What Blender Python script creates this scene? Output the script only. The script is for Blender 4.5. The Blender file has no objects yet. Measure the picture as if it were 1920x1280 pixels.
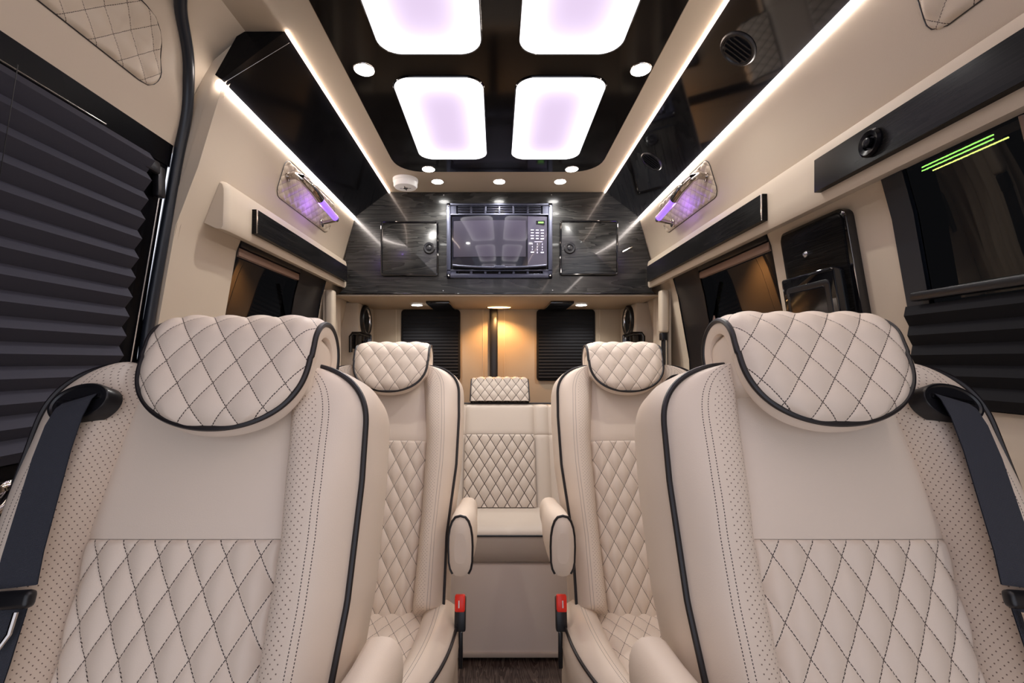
import bpy, bmesh, math, random
from math import sin, cos, pi, radians, sqrt
from mathutils import Vector, Matrix
random.seed(4)
SC = bpy.context.scene
COL = SC.collection
EZ = 1.2            # eye height above the van floor
F = 850.0
# ------------------------------------------------------------------ helpers
def W(x, d, z):     # z measured from eye height
    return Vector((x, d, z + EZ))

def link(o, parent=None):
    COL.objects.link(o)
    if parent is not None:
        o.parent = parent
    return o

def tag(o, label=None, cat=None, group=None, kind=None):
    if label: o['label'] = label
    if cat: o['category'] = cat
    if group: o['group'] = group
    if kind: o['kind'] = kind
    return o

def empty(name, loc, label, cat, group=None):
    o = bpy.data.objects.new(name, None)
    o.empty_display_size = 0.05
    o.location = loc
    link(o)
    return tag(o, label, cat, group)

class MB:
    """collects verts / faces / uvs / material indices, builds one mesh"""
    def __init__(s):
        s.v = []; s.f = []; s.uv = []; s.m = []
    def face(s, idx, uv=None, m=0):
        s.f.append(tuple(idx)); s.uv.append(uv or [(0.0, 0.0)] * len(idx)); s.m.append(m)
    def add(s, verts, faces, m=0):
        b = len(s.v); s.v += [tuple(p) for p in verts]
        for f in faces: s.face([b + i for i in f], None, m)
        return s
    def grid(s, P, UV=None, m=0, flip=False, closeu=False, closev=False):
        """P[j][i] rows"""
        b = len(s.v); nj = len(P); ni = len(P[0])
        for r in P:
            for p in r: s.v.append(tuple(p))
        for j in range(nj - (0 if closev else 1)):
            for i in range(ni - (0 if closeu else 1)):
                j2 = (j + 1) % nj; i2 = (i + 1) % ni
                q = [b + j * ni + i, b + j * ni + i2, b + j2 * ni + i2, b + j2 * ni + i]
                uv = None
                if UV: uv = [UV[j][i], UV[j][i2], UV[j2][i2], UV[j2][i]]
                if flip:
                    q.reverse()
                    if uv: uv.reverse()
                s.face(q, uv, m)
        return s
    def box(s, c, size, rot=None, bev=0.0, seg=2, m=0):
        bm = bmesh.new()
        bmesh.ops.create_cube(bm, size=1.0)
        for v in bm.verts:
            v.co = Vector((v.co.x * size[0], v.co.y * size[1], v.co.z * size[2]))
        if bev > 0:
            bmesh.ops.bevel(bm, geom=list(bm.edges), offset=min(bev, min(size) * .49), segments=seg, profile=0.5, affect='EDGES')
        M = Matrix.Translation(Vector(c)) @ (rot.to_4x4() if rot else Matrix())
        bm.verts.index_update()
        b = len(s.v)
        for v in bm.verts: s.v.append(tuple(M @ v.co))
        for f in bm.faces: s.face([b + v.index for v in f.verts], None, m)
        bm.free(); return s
    def tube(s, pts, r, n=8, closed=False, m=0, cap=True):
        pts = [Vector(p) for p in pts]
        k = len(pts)
        rings = []
        ref = None
        for i in range(k):
            if closed: t = pts[(i + 1) % k] - pts[(i - 1) % k]
            else: t = pts[min(i + 1, k - 1)] - pts[max(i - 1, 0)]
            if t.length < 1e-9: t = Vector((0, 0, 1))
            t.normalize()
            if ref is None:
                ref = t.orthogonal().normalized()
            else:
                ref = (ref - t * ref.dot(t))
                if ref.length < 1e-6: ref = t.orthogonal()
                ref.normalize()
            bn = t.cross(ref)
            rr = r(i / (k - 1)) if callable(r) else r
            rings.append([pts[i] + ref * (rr * cos(2 * pi * a / n)) + bn * (rr * sin(2 * pi * a / n)) for a in range(n)])
        b = len(s.v)
        s.grid(rings, closeu=True, closev=closed, m=m)
        if cap and not closed:
            s.face([b + a for a in reversed(range(n))], None, m)
            s.face([b + (k - 1) * n + a for a in range(n)], None, m)
        return s
    def lathe(s, prof, M, n=32, m=0):
        """prof list of (r, h) around local z, M matrix"""
        rings = [[M @ Vector((r * cos(2 * pi * a / n), r * sin(2 * pi * a / n), h)) for a in range(n)] for r, h in prof]
        b = len(s.v)
        s.grid(rings, closeu=True, m=m)
        s.face([b + a for a in reversed(range(n))], None, m)
        s.face([b + (len(prof) - 1) * n + a for a in range(n)], None, m)
        return s
    def plate(s, pts, off, m=0, bev=0.0):
        """polygon pts (3D) extruded by vector off"""
        pts = [Vector(p) for p in pts]; off = Vector(off); n = len(pts)
        b = len(s.v)
        if bev > 0:
            c = sum(pts, Vector()) / n
            L = off.length
            rings = [pts, [p + off * (1 - bev / L) for p in pts],
                     [p + (c - p).normalized() * bev * .3 + off * (1 - .3 * bev / L) for p in pts],
                     [p + (c - p).normalized() * bev + off for p in pts]]
        else:
            rings = [pts, [p + off for p in pts]]
        for r in rings:
            for p in r: s.v.append(tuple(p))
        for k in range(len(rings) - 1):
            for i in range(n):
                s.face([b + k * n + i, b + k * n + (i + 1) % n, b + (k + 1) * n + (i + 1) % n, b + (k + 1) * n + i], None, m)
        s.face([b + i for i in reversed(range(n))], None, m)
        s.face([b + (len(rings) - 1) * n + i for i in range(n)], None, m)
        return s
    def build(s, name, mat, parent=None, smooth=True, angle=40, fixn=True, kind=None):
        me = bpy.data.meshes.new(name)
        me.from_pydata(s.v, [], s.f)
        uvl = me.uv_layers.new(name='UVMap')
        data = []
        for u in s.uv:
            for c in u: data += [c[0], c[1]]
        uvl.data.foreach_set('uv', data)
        mats = mat if isinstance(mat, (list, tuple)) else [mat]
        for mm in mats: me.materials.append(mm)
        me.polygons.foreach_set('material_index', s.m)
        if fixn:
            bm = bmesh.new(); bm.from_mesh(me)
            bmesh.ops.recalc_face_normals(bm, faces=bm.faces)
            bm.to_mesh(me); bm.free()
        me.polygons.foreach_set('use_smooth', [smooth] * len(me.polygons))
        if smooth and angle < 180:
            me.set_sharp_from_angle(angle=radians(angle))
        me.update()
        o = bpy.data.objects.new(name, me)
        link(o, parent)
        if kind: o['kind'] = kind
        return o

def rrect(w, h, r, n=6, cx=0, cy=0):
    """rounded rectangle outline 2D; r may be 4 radii (tr, tl, bl, br)"""
    rs = r if isinstance(r, (list, tuple)) else [r] * 4
    out = []
    for k, (sx, sy) in enumerate(((1, 1), (-1, 1), (-1, -1), (1, -1))):
        rr = rs[k]
        ox = cx + sx * (w / 2 - rr); oy = cy + sy * (h / 2 - rr)
        for i in range(n + 1):
            a = k * pi / 2 + (pi / 2) * i / n
            out.append((ox + rr * cos(a), oy + rr * sin(a)))
    return out

def lerp(a, b, t): return a + (b - a) * t
def interp(pts, x):
    if x <= pts[0][0]: return pts[0][1]
    for (a, fa), (b, fb) in zip(pts, pts[1:]):
        if x <= b:
            return fa + (fb - fa) * (x - a) / (b - a)
    return pts[-1][1]
def lin(a, b, n): return [a + (b - a) * i / (n - 1) for i in range(n)]
def smooth(t):
    t = max(0, min(1, t)); return t * t * (3 - 2 * t)

# ------------------------------------------------------------------ materials
def mat(name, color, rough=0.5, metal=0.0, coat=0.0, emis=None, estr=0.0, spec=0.5):
    m = bpy.data.materials.new(name); m.use_nodes = True
    b = m.node_tree.nodes['Principled BSDF']
    b.inputs['Base Color'].default_value = (*color, 1)
    b.inputs['Roughness'].default_value = rough
    b.inputs['Metallic'].default_value = metal
    b.inputs['Coat Weight'].default_value = coat
    b.inputs['Coat Roughness'].default_value = 0.04
    b.inputs['Specular IOR Level'].default_value = spec
    if emis:
        b.inputs['Emission Color'].default_value = (*emis, 1)
        b.inputs['Emission Strength'].default_value = estr
    return m

class NT:
    def __init__(s, m): s.t = m.node_tree; s.b = s.t.nodes['Principled BSDF']
    def n(s, typ, **kw):
        nd = s.t.nodes.new(typ)
        for k, v in kw.items(): setattr(nd, k, v)
        return nd
    def l(s, a, b): s.t.links.new(a, b)
    def math(s, op, a, b=None, c=None):
        nd = s.t.nodes.new('ShaderNodeMath'); nd.operation = op
        for i, v in enumerate((a, b, c)):
            if v is None: continue
            if isinstance(v, (int, float)): nd.inputs[i].default_value = v
            else: s.l(v, nd.inputs[i])
        return nd.outputs[0]
    def mixc(s, fac, c1, c2):
        nd = s.t.nodes.new('ShaderNodeMix'); nd.data_type = 'RGBA'
        if isinstance(fac, (int, float)): nd.inputs[0].default_value = fac
        else: s.l(fac, nd.inputs[0])
        for i, c in ((6, c1), (7, c2)):
            if isinstance(c, tuple): nd.inputs[i].default_value = (*c, 1)
            else: s.l(c, nd.inputs[i])
        return nd.outputs[2]

LEATHER = (0.79, 0.675, 0.565)
THREAD = (0.055, 0.035, 0.028)
def leather_base(name, color, rough=.46, grain=True):
    m = mat(name, color, rough, spec=.4)
    t = NT(m)
    tc = t.n('ShaderNodeTexCoord')
    nz = t.n('ShaderNodeTexNoise'); nz.inputs['Scale'].default_value = 5; nz.inputs['Detail'].default_value = 3
    t.l(tc.outputs['Object'], nz.inputs['Vector'])
    col = t.mixc(nz.outputs['Fac'], tuple(c * .95 for c in color), tuple(min(1, c * 1.04) for c in color))
    t.l(col, t.b.inputs['Base Color'])
    t.col = col
    if grain:
        vo = t.n('ShaderNodeTexVoronoi'); vo.inputs['Scale'].default_value = 600
        t.l(tc.outputs['Object'], vo.inputs['Vector'])
        bp = t.n('ShaderNodeBump'); bp.inputs['Strength'].default_value = .12; bp.inputs['Distance'].default_value = .0006
        t.l(vo.outputs['Distance'], bp.inputs['Height'])
        t.l(bp.outputs['Normal'], t.b.inputs['Normal'])
        t.bump = bp
    return m, t

def quilt_leather(name, color, half=.016, dash=10.0):
    """UV holds lattice coordinates (a, b): stitches on whole numbers"""
    m, t = leather_base(name, color)
    uv = t.n('ShaderNodeUVMap'); sp = t.n('ShaderNodeSeparateXYZ')
    t.l(uv.outputs['UV'], sp.inputs[0])
    def line(a, b):
        fr = t.math('ABSOLUTE', t.math('SUBTRACT', t.math('FRACT', t.math('ADD', a, .5)), .5))
        on = t.math('LESS_THAN', fr, half)
        d = t.math('LESS_THAN', t.math('FRACT', t.math('MULTIPLY', b, dash)), .80)
        return t.math('MULTIPLY', on, d)
    k = t.math('MAXIMUM', line(sp.outputs[0], sp.outputs[1]), line(sp.outputs[1], sp.outputs[0]))
    c = t.mixc(k, t.col, THREAD)
    t.l(c, t.b.inputs['Base Color'])
    return m

def bolster_leather(name, color):
    """UV.x metres from the double seam (positive = plain side), UV.y metres along"""
    m, t = leather_base(name, color)
    uv = t.n('ShaderNodeUVMap'); sp = t.n('ShaderNodeSeparateXYZ')
    t.l(uv.outputs['UV'], sp.inputs[0])
    U, V = sp.outputs[0], sp.outputs[1]
    dsh = t.math('LESS_THAN', t.math('FRACT', t.math('MULTIPLY', V, 260.0)), .62)
    seam = None
    for off in (-.0042, .0042):
        s1 = t.math('LESS_THAN', t.math('ABSOLUTE', t.math('SUBTRACT', U, off)), .00055)
        s1 = t.math('MULTIPLY', s1, dsh)
        seam = s1 if seam is None else t.math('MAXIMUM', seam, s1)
    # perforation: staggered dots
    p = .0094
    def dots(ou, ov):
        du = t.math('SUBTRACT', t.math('FRACT', t.math('ADD', t.math('DIVIDE', U, p), ou)), .5)
        dv = t.math('SUBTRACT', t.math('FRACT', t.math('ADD', t.math('DIVIDE', V, p), ov)), .5)
        r2 = t.math('ADD', t.math('MULTIPLY', du, du), t.math('MULTIPLY', dv, dv))
        return t.math('LESS_THAN', r2, .0085)
    dd = t.math('MAXIMUM', dots(0, 0), dots(.5, .5))
    zone = t.math('LESS_THAN', U, -.0105)
    dd = t.math('MULTIPLY', dd, zone)
    c = t.mixc(seam, t.col, THREAD)
    c = t.mixc(dd, c, (.20, .14, .11))
    t.l(c, t.b.inputs['Base Color'])
    # groove between the two stitch rows
    g = t.math('LESS_THAN', t.math('ABSOLUTE', U), .0009)
    h = t.math('SUBTRACT', 1.0, t.math('ADD', g, dd))
    b2 = t.n('ShaderNodeBump'); b2.inputs['Strength'].default_value = .5; b2.inputs['Distance'].default_value = .001
    t.l(h, b2.inputs['Height']); t.l(t.bump.outputs['Normal'], b2.inputs['Normal'])
    t.l(b2.outputs['Normal'], t.b.inputs['Normal'])
    return m

M = {}
M['leather'], _ = leather_base('cream_leather', LEATHER)
M['quilt'] = quilt_leather('quilted_cream_leather', LEATHER)
M['bolster'] = bolster_leather('perforated_cream_leather', LEATHER)
M['wallhide'], _ = leather_base('wall_leather', (.55, .465, .365), .5)
M['wallquilt'] = quilt_leather('wall_quilted_leather', (.55, .465, .365), half=.014)
M['ceil'], _ = leather_base('ceiling_fabric', (.41, .335, .25), .6)
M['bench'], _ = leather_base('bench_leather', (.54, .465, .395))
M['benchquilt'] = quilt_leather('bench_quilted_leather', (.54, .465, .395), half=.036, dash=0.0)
M['pipe'] = mat('black_piping', (.012, .010, .012), .38)
M['gloss'] = mat('gloss_black', (.004, .004, .005), .05, coat=.6)
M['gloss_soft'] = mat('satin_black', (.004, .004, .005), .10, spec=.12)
M['frame'] = mat('door_frame_black', (.003, .003, .004), .22, spec=.07)
M['black'] = mat('black_plastic', (.008, .008, .010), .32)
M['matte'] = mat('matte_black', (.006, .006, .007), .7, spec=.25)
M['chrome'] = mat('smoked_chrome', (.50, .46, .43), .08, metal=1)
M['steel'] = mat('brushed_steel', (.62, .62, .63), .25, metal=1)
M['bluesteel'] = mat('dark_blue_metal_trim', (.06, .064, .095), .36, metal=.6)
M['seal'] = mat('rubber_seal', (.012, .016, .024), .35)
M['white'] = mat('white_plastic', (.8, .79, .78), .4)
M['red'] = mat('red_button', (.95, .03, .012), .35)
M['belt'] = mat('belt_webbing', (.028, .031, .042), .75)
M['carpet'] = mat('rear_panel_grey', (.30, .24, .20), .8)
M['lens_w'] = mat('downlight_lens', (1, 1, 1), .4, emis=(1, .98, .94), estr=28)
M['lens_warm'] = mat('dome_lens', (1, .8, .5), .4, emis=(1, .55, .20), estr=9)
M['led'] = mat('led_strip', (1, 1, 1), .4, emis=(1, .89, .82), estr=26)
M['led_in'] = mat('led_strip_inner', (1, 1, 1), .4, emis=(1, .80, .68), estr=8)
M['violet'] = mat('violet_tube', (.35, .2, .9), .3, emis=(.27, .13, .92), estr=1.0)
M['green_reflection'] = mat('green_reflection_glow', (.3, 1, .2), .3, emis=(.28, .9, .12), estr=420)
M['yellow_reflection'] = mat('yellow_reflection_glow', (.8, 1, .2), .3, emis=(.62, .85, .16), estr=450)
M['screen'] = mat('dark_screen', (.003, .003, .004), .15)
M['legend'] = mat('key_legend', (.7, .66, .85), .4, emis=(.7, .65, 1), estr=.35)
M['legend_g'] = mat('clock_segments', (.2, .6, .1), .4, emis=(.3, .8, .1), estr=.5)

# webbing weave
def weave(m):
    t = NT(m)
    uv = t.n('ShaderNodeUVMap'); sp = t.n('ShaderNodeSeparateXYZ'); t.l(uv.outputs['UV'], sp.inputs[0])
    a = t.math('SINE', t.math('MULTIPLY', t.math('ADD', sp.outputs[0], sp.outputs[1]), 2200.0))
    b = t.math('SINE', t.math('MULTIPLY', t.math('SUBTRACT', sp.outputs[0], sp.outputs[1]), 2200.0))
    k = t.math('MULTIPLY', a, b)
    bd = t.math('LESS_THAN', t.math('SINE', t.math('MULTIPLY', sp.outputs[0], 520.0)), .2)
    c = t.mixc(t.math('MULTIPLY_ADD', k, .5, .5), (.014, .016, .024), (.055, .060, .080))
    t.l(c, t.b.inputs['Base Color'])
    bp = t.n('ShaderNodeBump'); bp.inputs['Strength'].default_value = .4; bp.inputs['Distance'].default_value = .0006
    t.l(t.math('ADD', k, bd), bp.inputs['Height']); t.l(bp.outputs['Normal'], t.b.inputs['Normal'])
weave(M['belt'])

def wood(name, scale, dark=(.010, .010, .010), light=(.066, .064, .060), coat=.22, spec=.4):
    m = mat(name, dark, .22, coat=coat, spec=spec)
    t = NT(m)
    tc = t.n('ShaderNodeTexCoord'); mp = t.n('ShaderNodeMapping')
    mp.inputs['Scale'].default_value = scale
    t.l(tc.outputs['Object'], mp.inputs['Vector'])
    n1 = t.n('ShaderNodeTexNoise'); n1.inputs['Scale'].default_value = 1.0; n1.inputs['Detail'].default_value = 4; n1.inputs['Distortion'].default_value = .6
    t.l(mp.outputs['Vector'], n1.inputs['Vector'])
    rings = t.math('FRACT', t.math('MULTIPLY', n1.outputs['Fac'], 13.0))
    n2 = t.n('ShaderNodeTexNoise'); n2.inputs['Scale'].default_value = 9.0; n2.inputs['Detail'].default_value = 5
    t.l(mp.outputs['Vector'], n2.inputs['Vector'])
    k = t.math('MULTIPLY', t.math('POWER', rings, 1.6), n2.outputs['Fac'])
    k = t.math('ADD', t.math('MULTIPLY', k, .9), t.math('MULTIPLY', n2.outputs['Fac'], .12))
    c = t.mixc(k, dark, light)
    t.l(c, t.b.inputs['Base Color'])
    return m
M['wood'] = wood('charcoal_veneer', (1.1, 3.0, 11.0))
M['wood_side'] = wood('dark_veneer_strip', (3.0, 1.2, 30.0), (.004, .004, .004), (.020, .018, .017), coat=0, spec=.07)
M['floorwood'] = wood('dark_plank_floor', (18.0, 2.0, 1.0), (.03, .02, .017), (.24, .18, .15))

def blind_mat(name, c1):
    m = mat(name, c1, .85, spec=.2)
    return m
M['blind_l'] = blind_mat('pleated_blind_grey', (.050, .050, .066))
M['blind_r'] = blind_mat('pleated_blind_black', (.011, .011, .013))

# tinted glass: mostly mirror-like dark pane, a little see-through
def glass(name):
    m = bpy.data.materials.new(name); m.use_nodes = True
    nt = m.node_tree; nt.nodes.clear()
    out = nt.nodes.new('ShaderNodeOutputMaterial')
    g = nt.nodes.new('ShaderNodeBsdfGlossy'); g.inputs['Roughness'].default_value = .015; g.inputs['Color'].default_value = (.75, .72, .70, 1)
    tr = nt.nodes.new('ShaderNodeBsdfTransparent'); tr.inputs['Color'].default_value = (.003, .003, .003, 1)
    fr = nt.nodes.new('ShaderNodeFresnel'); fr.inputs['IOR'].default_value = 1.55
    ge = nt.nodes.new('ShaderNodeNewGeometry'); ma = nt.nodes.new('ShaderNodeMath'); ma.operation = 'MULTIPLY_ADD'
    ma.inputs[1].default_value = 1 / 1.55 - 1.55; ma.inputs[2].default_value = 1.55
    nt.links.new(ge.outputs['Backfacing'], ma.inputs[0]); nt.links.new(ma.outputs[0], fr.inputs['IOR'])
    mx = nt.nodes.new('ShaderNodeMixShader')
    nt.links.new(fr.outputs[0], mx.inputs[0]); nt.links.new(tr.outputs[0], mx.inputs[1]); nt.links.new(g.outputs[0], mx.inputs[2])
    nt.links.new(mx.outputs[0], out.inputs['Surface'])
    return m
M['glass'] = glass('privacy_glass')

# edge-lit luminous panel: brighter rim, mauve middle (UV 0..1 over the panel)
def luminous(name):
    m = mat(name, (.12, .12, .12), .5, spec=.1)
    t = NT(m)
    uv = t.n('ShaderNodeUVMap'); sp = t.n('ShaderNodeSeparateXYZ'); t.l(uv.outputs['UV'], sp.inputs[0])
    def e(a):   # 0 middle, 1 edge
        return t.math('ABSOLUTE', t.math('MULTIPLY_ADD', a, 2.0, -1.0))
    ex = t.math('POWER', e(sp.outputs[0]), 2.8); ey = t.math('POWER', e(sp.outputs[1]), 5.5)
    k = t.math('MINIMUM', t.math('MULTIPLY', t.math('ADD', ex, ey), .80), 1.0)
    c = t.mixc(k, (.55, .44, .61), (1.0, .97, 1.0))
    t.l(c, t.b.inputs['Emission Color'])
    t.l(t.math('MULTIPLY_ADD', k, 1.7, 1.05), t.b.inputs['Emission Strength'])
    return m
M['lum'] = luminous('edge_lit_diffuser')

# ------------------------------------------------------------------ van shell
PROF = [(-1.2, .86), (-.4, .875), (0, .865), (.34, .805), (.49, .748), (.703, .684)]
DPROF = [(-1.2, .88), (-.4, .895), (0, .885), (.10, .87), (.53, .80), (.68, .756), (.776, .70), (.82, .625)]
def XW(z): return interp(PROF, z)
def XD(z): return interp(DPROF, z)
REAR = 2.74; CAB = 2.19; FRONT = -1.1

def wall(name, s, patches):
    b = MB()
    for (pf, d0, d1, z0, z1) in patches:
        zs = sorted(set([z0, z1] + [z for z, _ in pf if z0 < z < z1] + lin(z0, z1, max(2, int((z1 - z0) / .06)))))
        X = lambda z: interp(pf, z)
        P = [[W(s * X(z), d, z) for d in (d0, d1)] for z in zs]
        b.grid(P)
        # outer skin so that the wall has thickness
        Q = [[W(s * (X(z) + .03), d, z) for d in (d0, d1)] for z in zs]
        b.grid(Q)
        for row0, row1 in ((P[0], Q[0]), (P[-1], Q[-1])):
            b.add([row0[0], row0[1], row1[1], row1[0]], [(0, 1, 2, 3)])
        b.grid([[p[0] for p in P], [q[0] for q in Q]])
        b.grid([[p[1] for p in P], [q[1] for q in Q]])
    return b.build(name, M['wallhide'], kind='structure', angle=30, fixn=False)

ZW0, ZW1 = -.10, .388      # rear window openings
wl = wall('wall_left', -1, [
    (PROF, 1.135, 1.40, -1.2, .70), (PROF, 1.40, 2.10, -1.2, ZW0), (PROF, 1.40, 2.10, ZW1, .70), (PROF, 2.10, REAR, -1.2, .70),
    (DPROF, FRONT, 1.152, .53, .82), (DPROF, FRONT, 1.125, -1.2, -.50), (DPROF, FRONT, -.30, -.5, .53)])
wr = wall('wall_right', 1, [
    (PROF, FRONT, REAR, -1.2, -.088), (PROF, .93, 1.33, -.088, .388), (PROF, 2.04, REAR, -.088, .388), (PROF, FRONT, -.35, -.088, .388),
    (PROF, FRONT, REAR, .388, .70)])
b = MB(); b.box(W(0, (FRONT + REAR) / 2, -1.215), (1.86, REAR - FRONT, .03)); b.build('floor', M['floorwood'], kind='structure', smooth=False)
b = MB(); b.box(W(0, (FRONT + REAR) / 2, .835), (1.30, REAR - FRONT, .03)); b.build('ceiling', M['ceil'], kind='structure', smooth=False)
b = MB(); b.box(W(0, REAR + .015, -.25), (1.80, .03, 1.9)); b.build('wall_back', M['ceil'], kind='structure', smooth=False)

# step between the door bay and the rear side wall (left)
b = MB()
zs = lin(-.5, .80, 30)
b.grid([[W(-XD(z), 1.137, z), W(-(interp(PROF + [(.82, .53)], z) if z > .703 else XW(z)), 1.137, z)] for z in zs])
b.grid([[W(-XD(z), 1.150, z), W(-(interp(PROF + [(.82, .53)], z) if z > .703 else XW(z)), 1.150, z)] for z in zs])
b.build('trim_5', M['wallhide'], kind='structure', fixn=False)
# soffits (45 degree gloss black) -------------------------------------------
def soffit(name, s, d0, label):
    b = MB()
    sec = [(.527, .819), (.684, .700), (.700, .712), (.640, .819)]
    ring = lambda d: [W(s * x, d, z) for x, z in sec]
    b.plate(ring(d0), (0, CAB - d0, 0))
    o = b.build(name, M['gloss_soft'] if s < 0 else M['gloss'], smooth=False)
    return tag(o, label, 'overhead panel', 'sloped gloss panels under the ceiling')
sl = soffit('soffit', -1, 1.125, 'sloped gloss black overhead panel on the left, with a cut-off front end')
sr = soffit('soffit', 1, FRONT, 'sloped gloss black overhead panel on the right, with round air vents in it')
# seam on left soffit, built as a thin groove strip
b = MB(); b.tube([W(-.532, 1.160, .8155), W(-.6835, 1.137, .7005)], .0006, 6)
sm = b.build('seam_trim', M['steel'], sl)

def strip(name, s, x, z, d0, d1, r, m, label):
    b = MB(); b.tube([W(s * x, d0, z), W(s * x, (d0 + d1) / 2, z), W(s * x, d1, z)], r, 8)
    o = b.build(name, m)
    return tag(o, label, 'light strip', 'LED strips along the overhead panels')
strip('light_strip', -1, .520, .817, 1.12, CAB - .003, .0042, M['led_in'], 'thin warm LED strip along the upper edge of the left overhead panel')
strip('light_strip', 1, .520, .817, FRONT, CAB - .003, .0042, M['led_in'], 'thin warm LED strip along the upper edge of the right overhead panel')
strip('light_strip', -1, .690, .692, 1.125, CAB - .003, .0085, M['led'], 'bright LED strip under the lower edge of the left overhead panel')
strip('light_strip', 1, .690, .692, FRONT, CAB - .003, .0085, M['led'], 'bright LED strip under the lower edge of the right overhead panel')

# round vents in the right soffit
def frame_soffit(s, d, t):
    a = Vector((s * .527, 0, .819)); c = Vector((s * .684, 0, .700))
    p = a.lerp(c, t); u = (c - a).normalized(); n = Vector((-s * (c - a).z * -1, 0, 0))
    n = Vector((-s * .604, 0, -.797)); n.normalize()
    y = Vector((0, 1, 0))
    return Matrix.Translation(W(p.x, d, p.z)) @ Matrix((u.to_4d(), y.to_4d(), n.to_4d(), (0, 0, 0, 1))).transposed() if False else (W(p.x, d, p.z), u, y, n)
def mat_from(o, x, y, z):
    m = Matrix.Identity(4)
    for i in range(3):
        m[i][0] = x[i]; m[i][1] = y[i]; m[i][2] = z[i]; m[i][3] = o[i]
    return m
for d, lb in ((1.115, 'round black air vent in the right overhead panel, nearer one'), (1.74, 'round black air vent in the right overhead panel, farther one')):
    o, u, y, n = frame_soffit(1, d, .42)
    Mx = mat_from(o, u, y, n)
    b = MB(); b.lathe([(.046, -.004), (.046, .002), (.043, .005), (.038, .005), (.036, .002), (.030, .001)], Mx, 40)
    v = b.build('air_vent', M['black']); tag(v, lb, 'air vent', 'air vents in the right overhead panel')
    b = MB()
    for k in range(-2, 3):
        hw = sqrt(max(0, .034 ** 2 - (k * .012) ** 2))
        b.box(Mx @ Vector((0, k * .012, .003)), (hw * 2, .003, .006), rot=Mx.to_3x3())
    b.build('vent_slat', M['black'], v)

# ceiling plate -------------------------------------------------------------
b = MB()
out = rrect(.85, 2.99, .11, 8, cx=.004, cy=1.936 - 2.99 / 2)
b.plate([W(x, y, .822) for x, y in out], (0, 0, -.012), bev=.001)
M['tray'] = mat('tray_gloss_black', (.006, .005, .005), .10, spec=.2)
cp = b.build('ceiling_tray', M['tray'], smooth=False); tag(cp, 'large gloss black panel with rounded corners on the ceiling', 'ceiling panel')
b = MB(); b.tube([W(x * 1.004, y, .8175) for x, y in rrect(.856, 2.996, .113, 8, cx=.004, cy=1.939 - 2.996 / 2)], .0011, 6, closed=True)
b.build('edge_trim', M['chrome'], cp)
# luminous panels
LP = [(-.172, 1.549, 'rear left'), (.188, 1.549, 'rear right'), (-.172, .93, 'front left'), (.188, .93, 'front right')]
LAB = {'rear left': 'glowing mauve light panel in the ceiling, rear left of four, nearer the microwave',
       'rear right': 'glowing mauve light panel in the ceiling, rear right of four, nearer the microwave',
       'front left': 'glowing mauve light panel in the ceiling, front left of four, cut by the photo top',
       'front right': 'glowing mauve light panel in the ceiling, front right of four, cut by the photo top'}
def lum_panel(cx, cy, label, grp='light panels in the ceiling'):
    b = MB(); w, h = .262, .522
    pts = rrect(w, h, .055, 8, cx=cx, cy=cy)
    n = len(pts); i0 = len(b.v)
    for x, y in pts: b.v.append(tuple(W(x, y, .808)))
    b.v.append(tuple(W(cx, cy, .808)))
    uvf = lambda x, y: ((x - cx) / w + .5, (y - cy) / h + .5)
    for i in range(n):
        j = (i + 1) % n
        b.face([i, j, n], [uvf(*pts[i]), uvf(*pts[j]), (.5, .5)])
    o = b.build('ceiling_light', M['lum'], fixn=False, smooth=False)
    tag(o, label, 'ceiling light', grp)
    b = MB(); b.tube([W(x, y, .8085) for x, y in rrect(w + .004, h + .004, .057, 8, cx=cx, cy=cy)], .0022, 6, closed=True)
    b.build('bezel', M['gloss'], o)
    return o
for cx, cy, k in LP: lum_panel(cx, cy, LAB[k])
# unseen panels added above and behind the camera to light the seat fronts
lum_panel(-.172, .311, 'unseen fill light panel added in the ceiling over the cabin front, left side, outside the photo')
lum_panel(.188, .311, 'unseen fill light panel added in the ceiling over the cabin front, right side, outside the photo')
lum_panel(-.172, -.308, 'unseen fill light panel added in the ceiling behind the photographer, left side')
lum_panel(.188, -.308, 'unseen fill light panel added in the ceiling behind the photographer, right side')

def spot(loc, power, color, size=2.4, r=.008, tilt=0):
    l = bpy.data.lights.new('lamp', 'SPOT'); l.energy = power; l.color = color; l.spot_size = size; l.spot_blend = .6; l.shadow_soft_size = r
    o = bpy.data.objects.new('lamp', l); o.location = loc; o.rotation_euler = (tilt, 0, 0)
    return o
def downlight(x, d, z, r, label, power=5.0, lens='lens_w', grp='downlights in the ceiling', sx=1.0):
    loc = W(x, d, z)
    b = MB(); b.lathe([(r * 1.10, .004), (r * 1.10, -.001), (r * 1.06, -.0025), (r, -.0025), (r * .96, -.001)], Matrix.Translation(loc) @ Matrix.Diagonal((sx, 1, 1, 1)), 32)
    o = b.build('downlight', M['chrome']); tag(o, label, 'downlight', grp)
    b = MB(); b.lathe([(r * .99, -.001), (r * .97, -.0030), (r * .5, -.0036)], Matrix.Translation(loc) @ Matrix.Diagonal((sx, 1, 1, 1)), 32)
    b.build('lens', M[lens], o)
    s = spot(loc + Vector((0, 0, -.013)), power, (1, .96, .90) if lens == 'lens_w' else (1, .5, .18))
    link(s, o)
    return o
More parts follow.
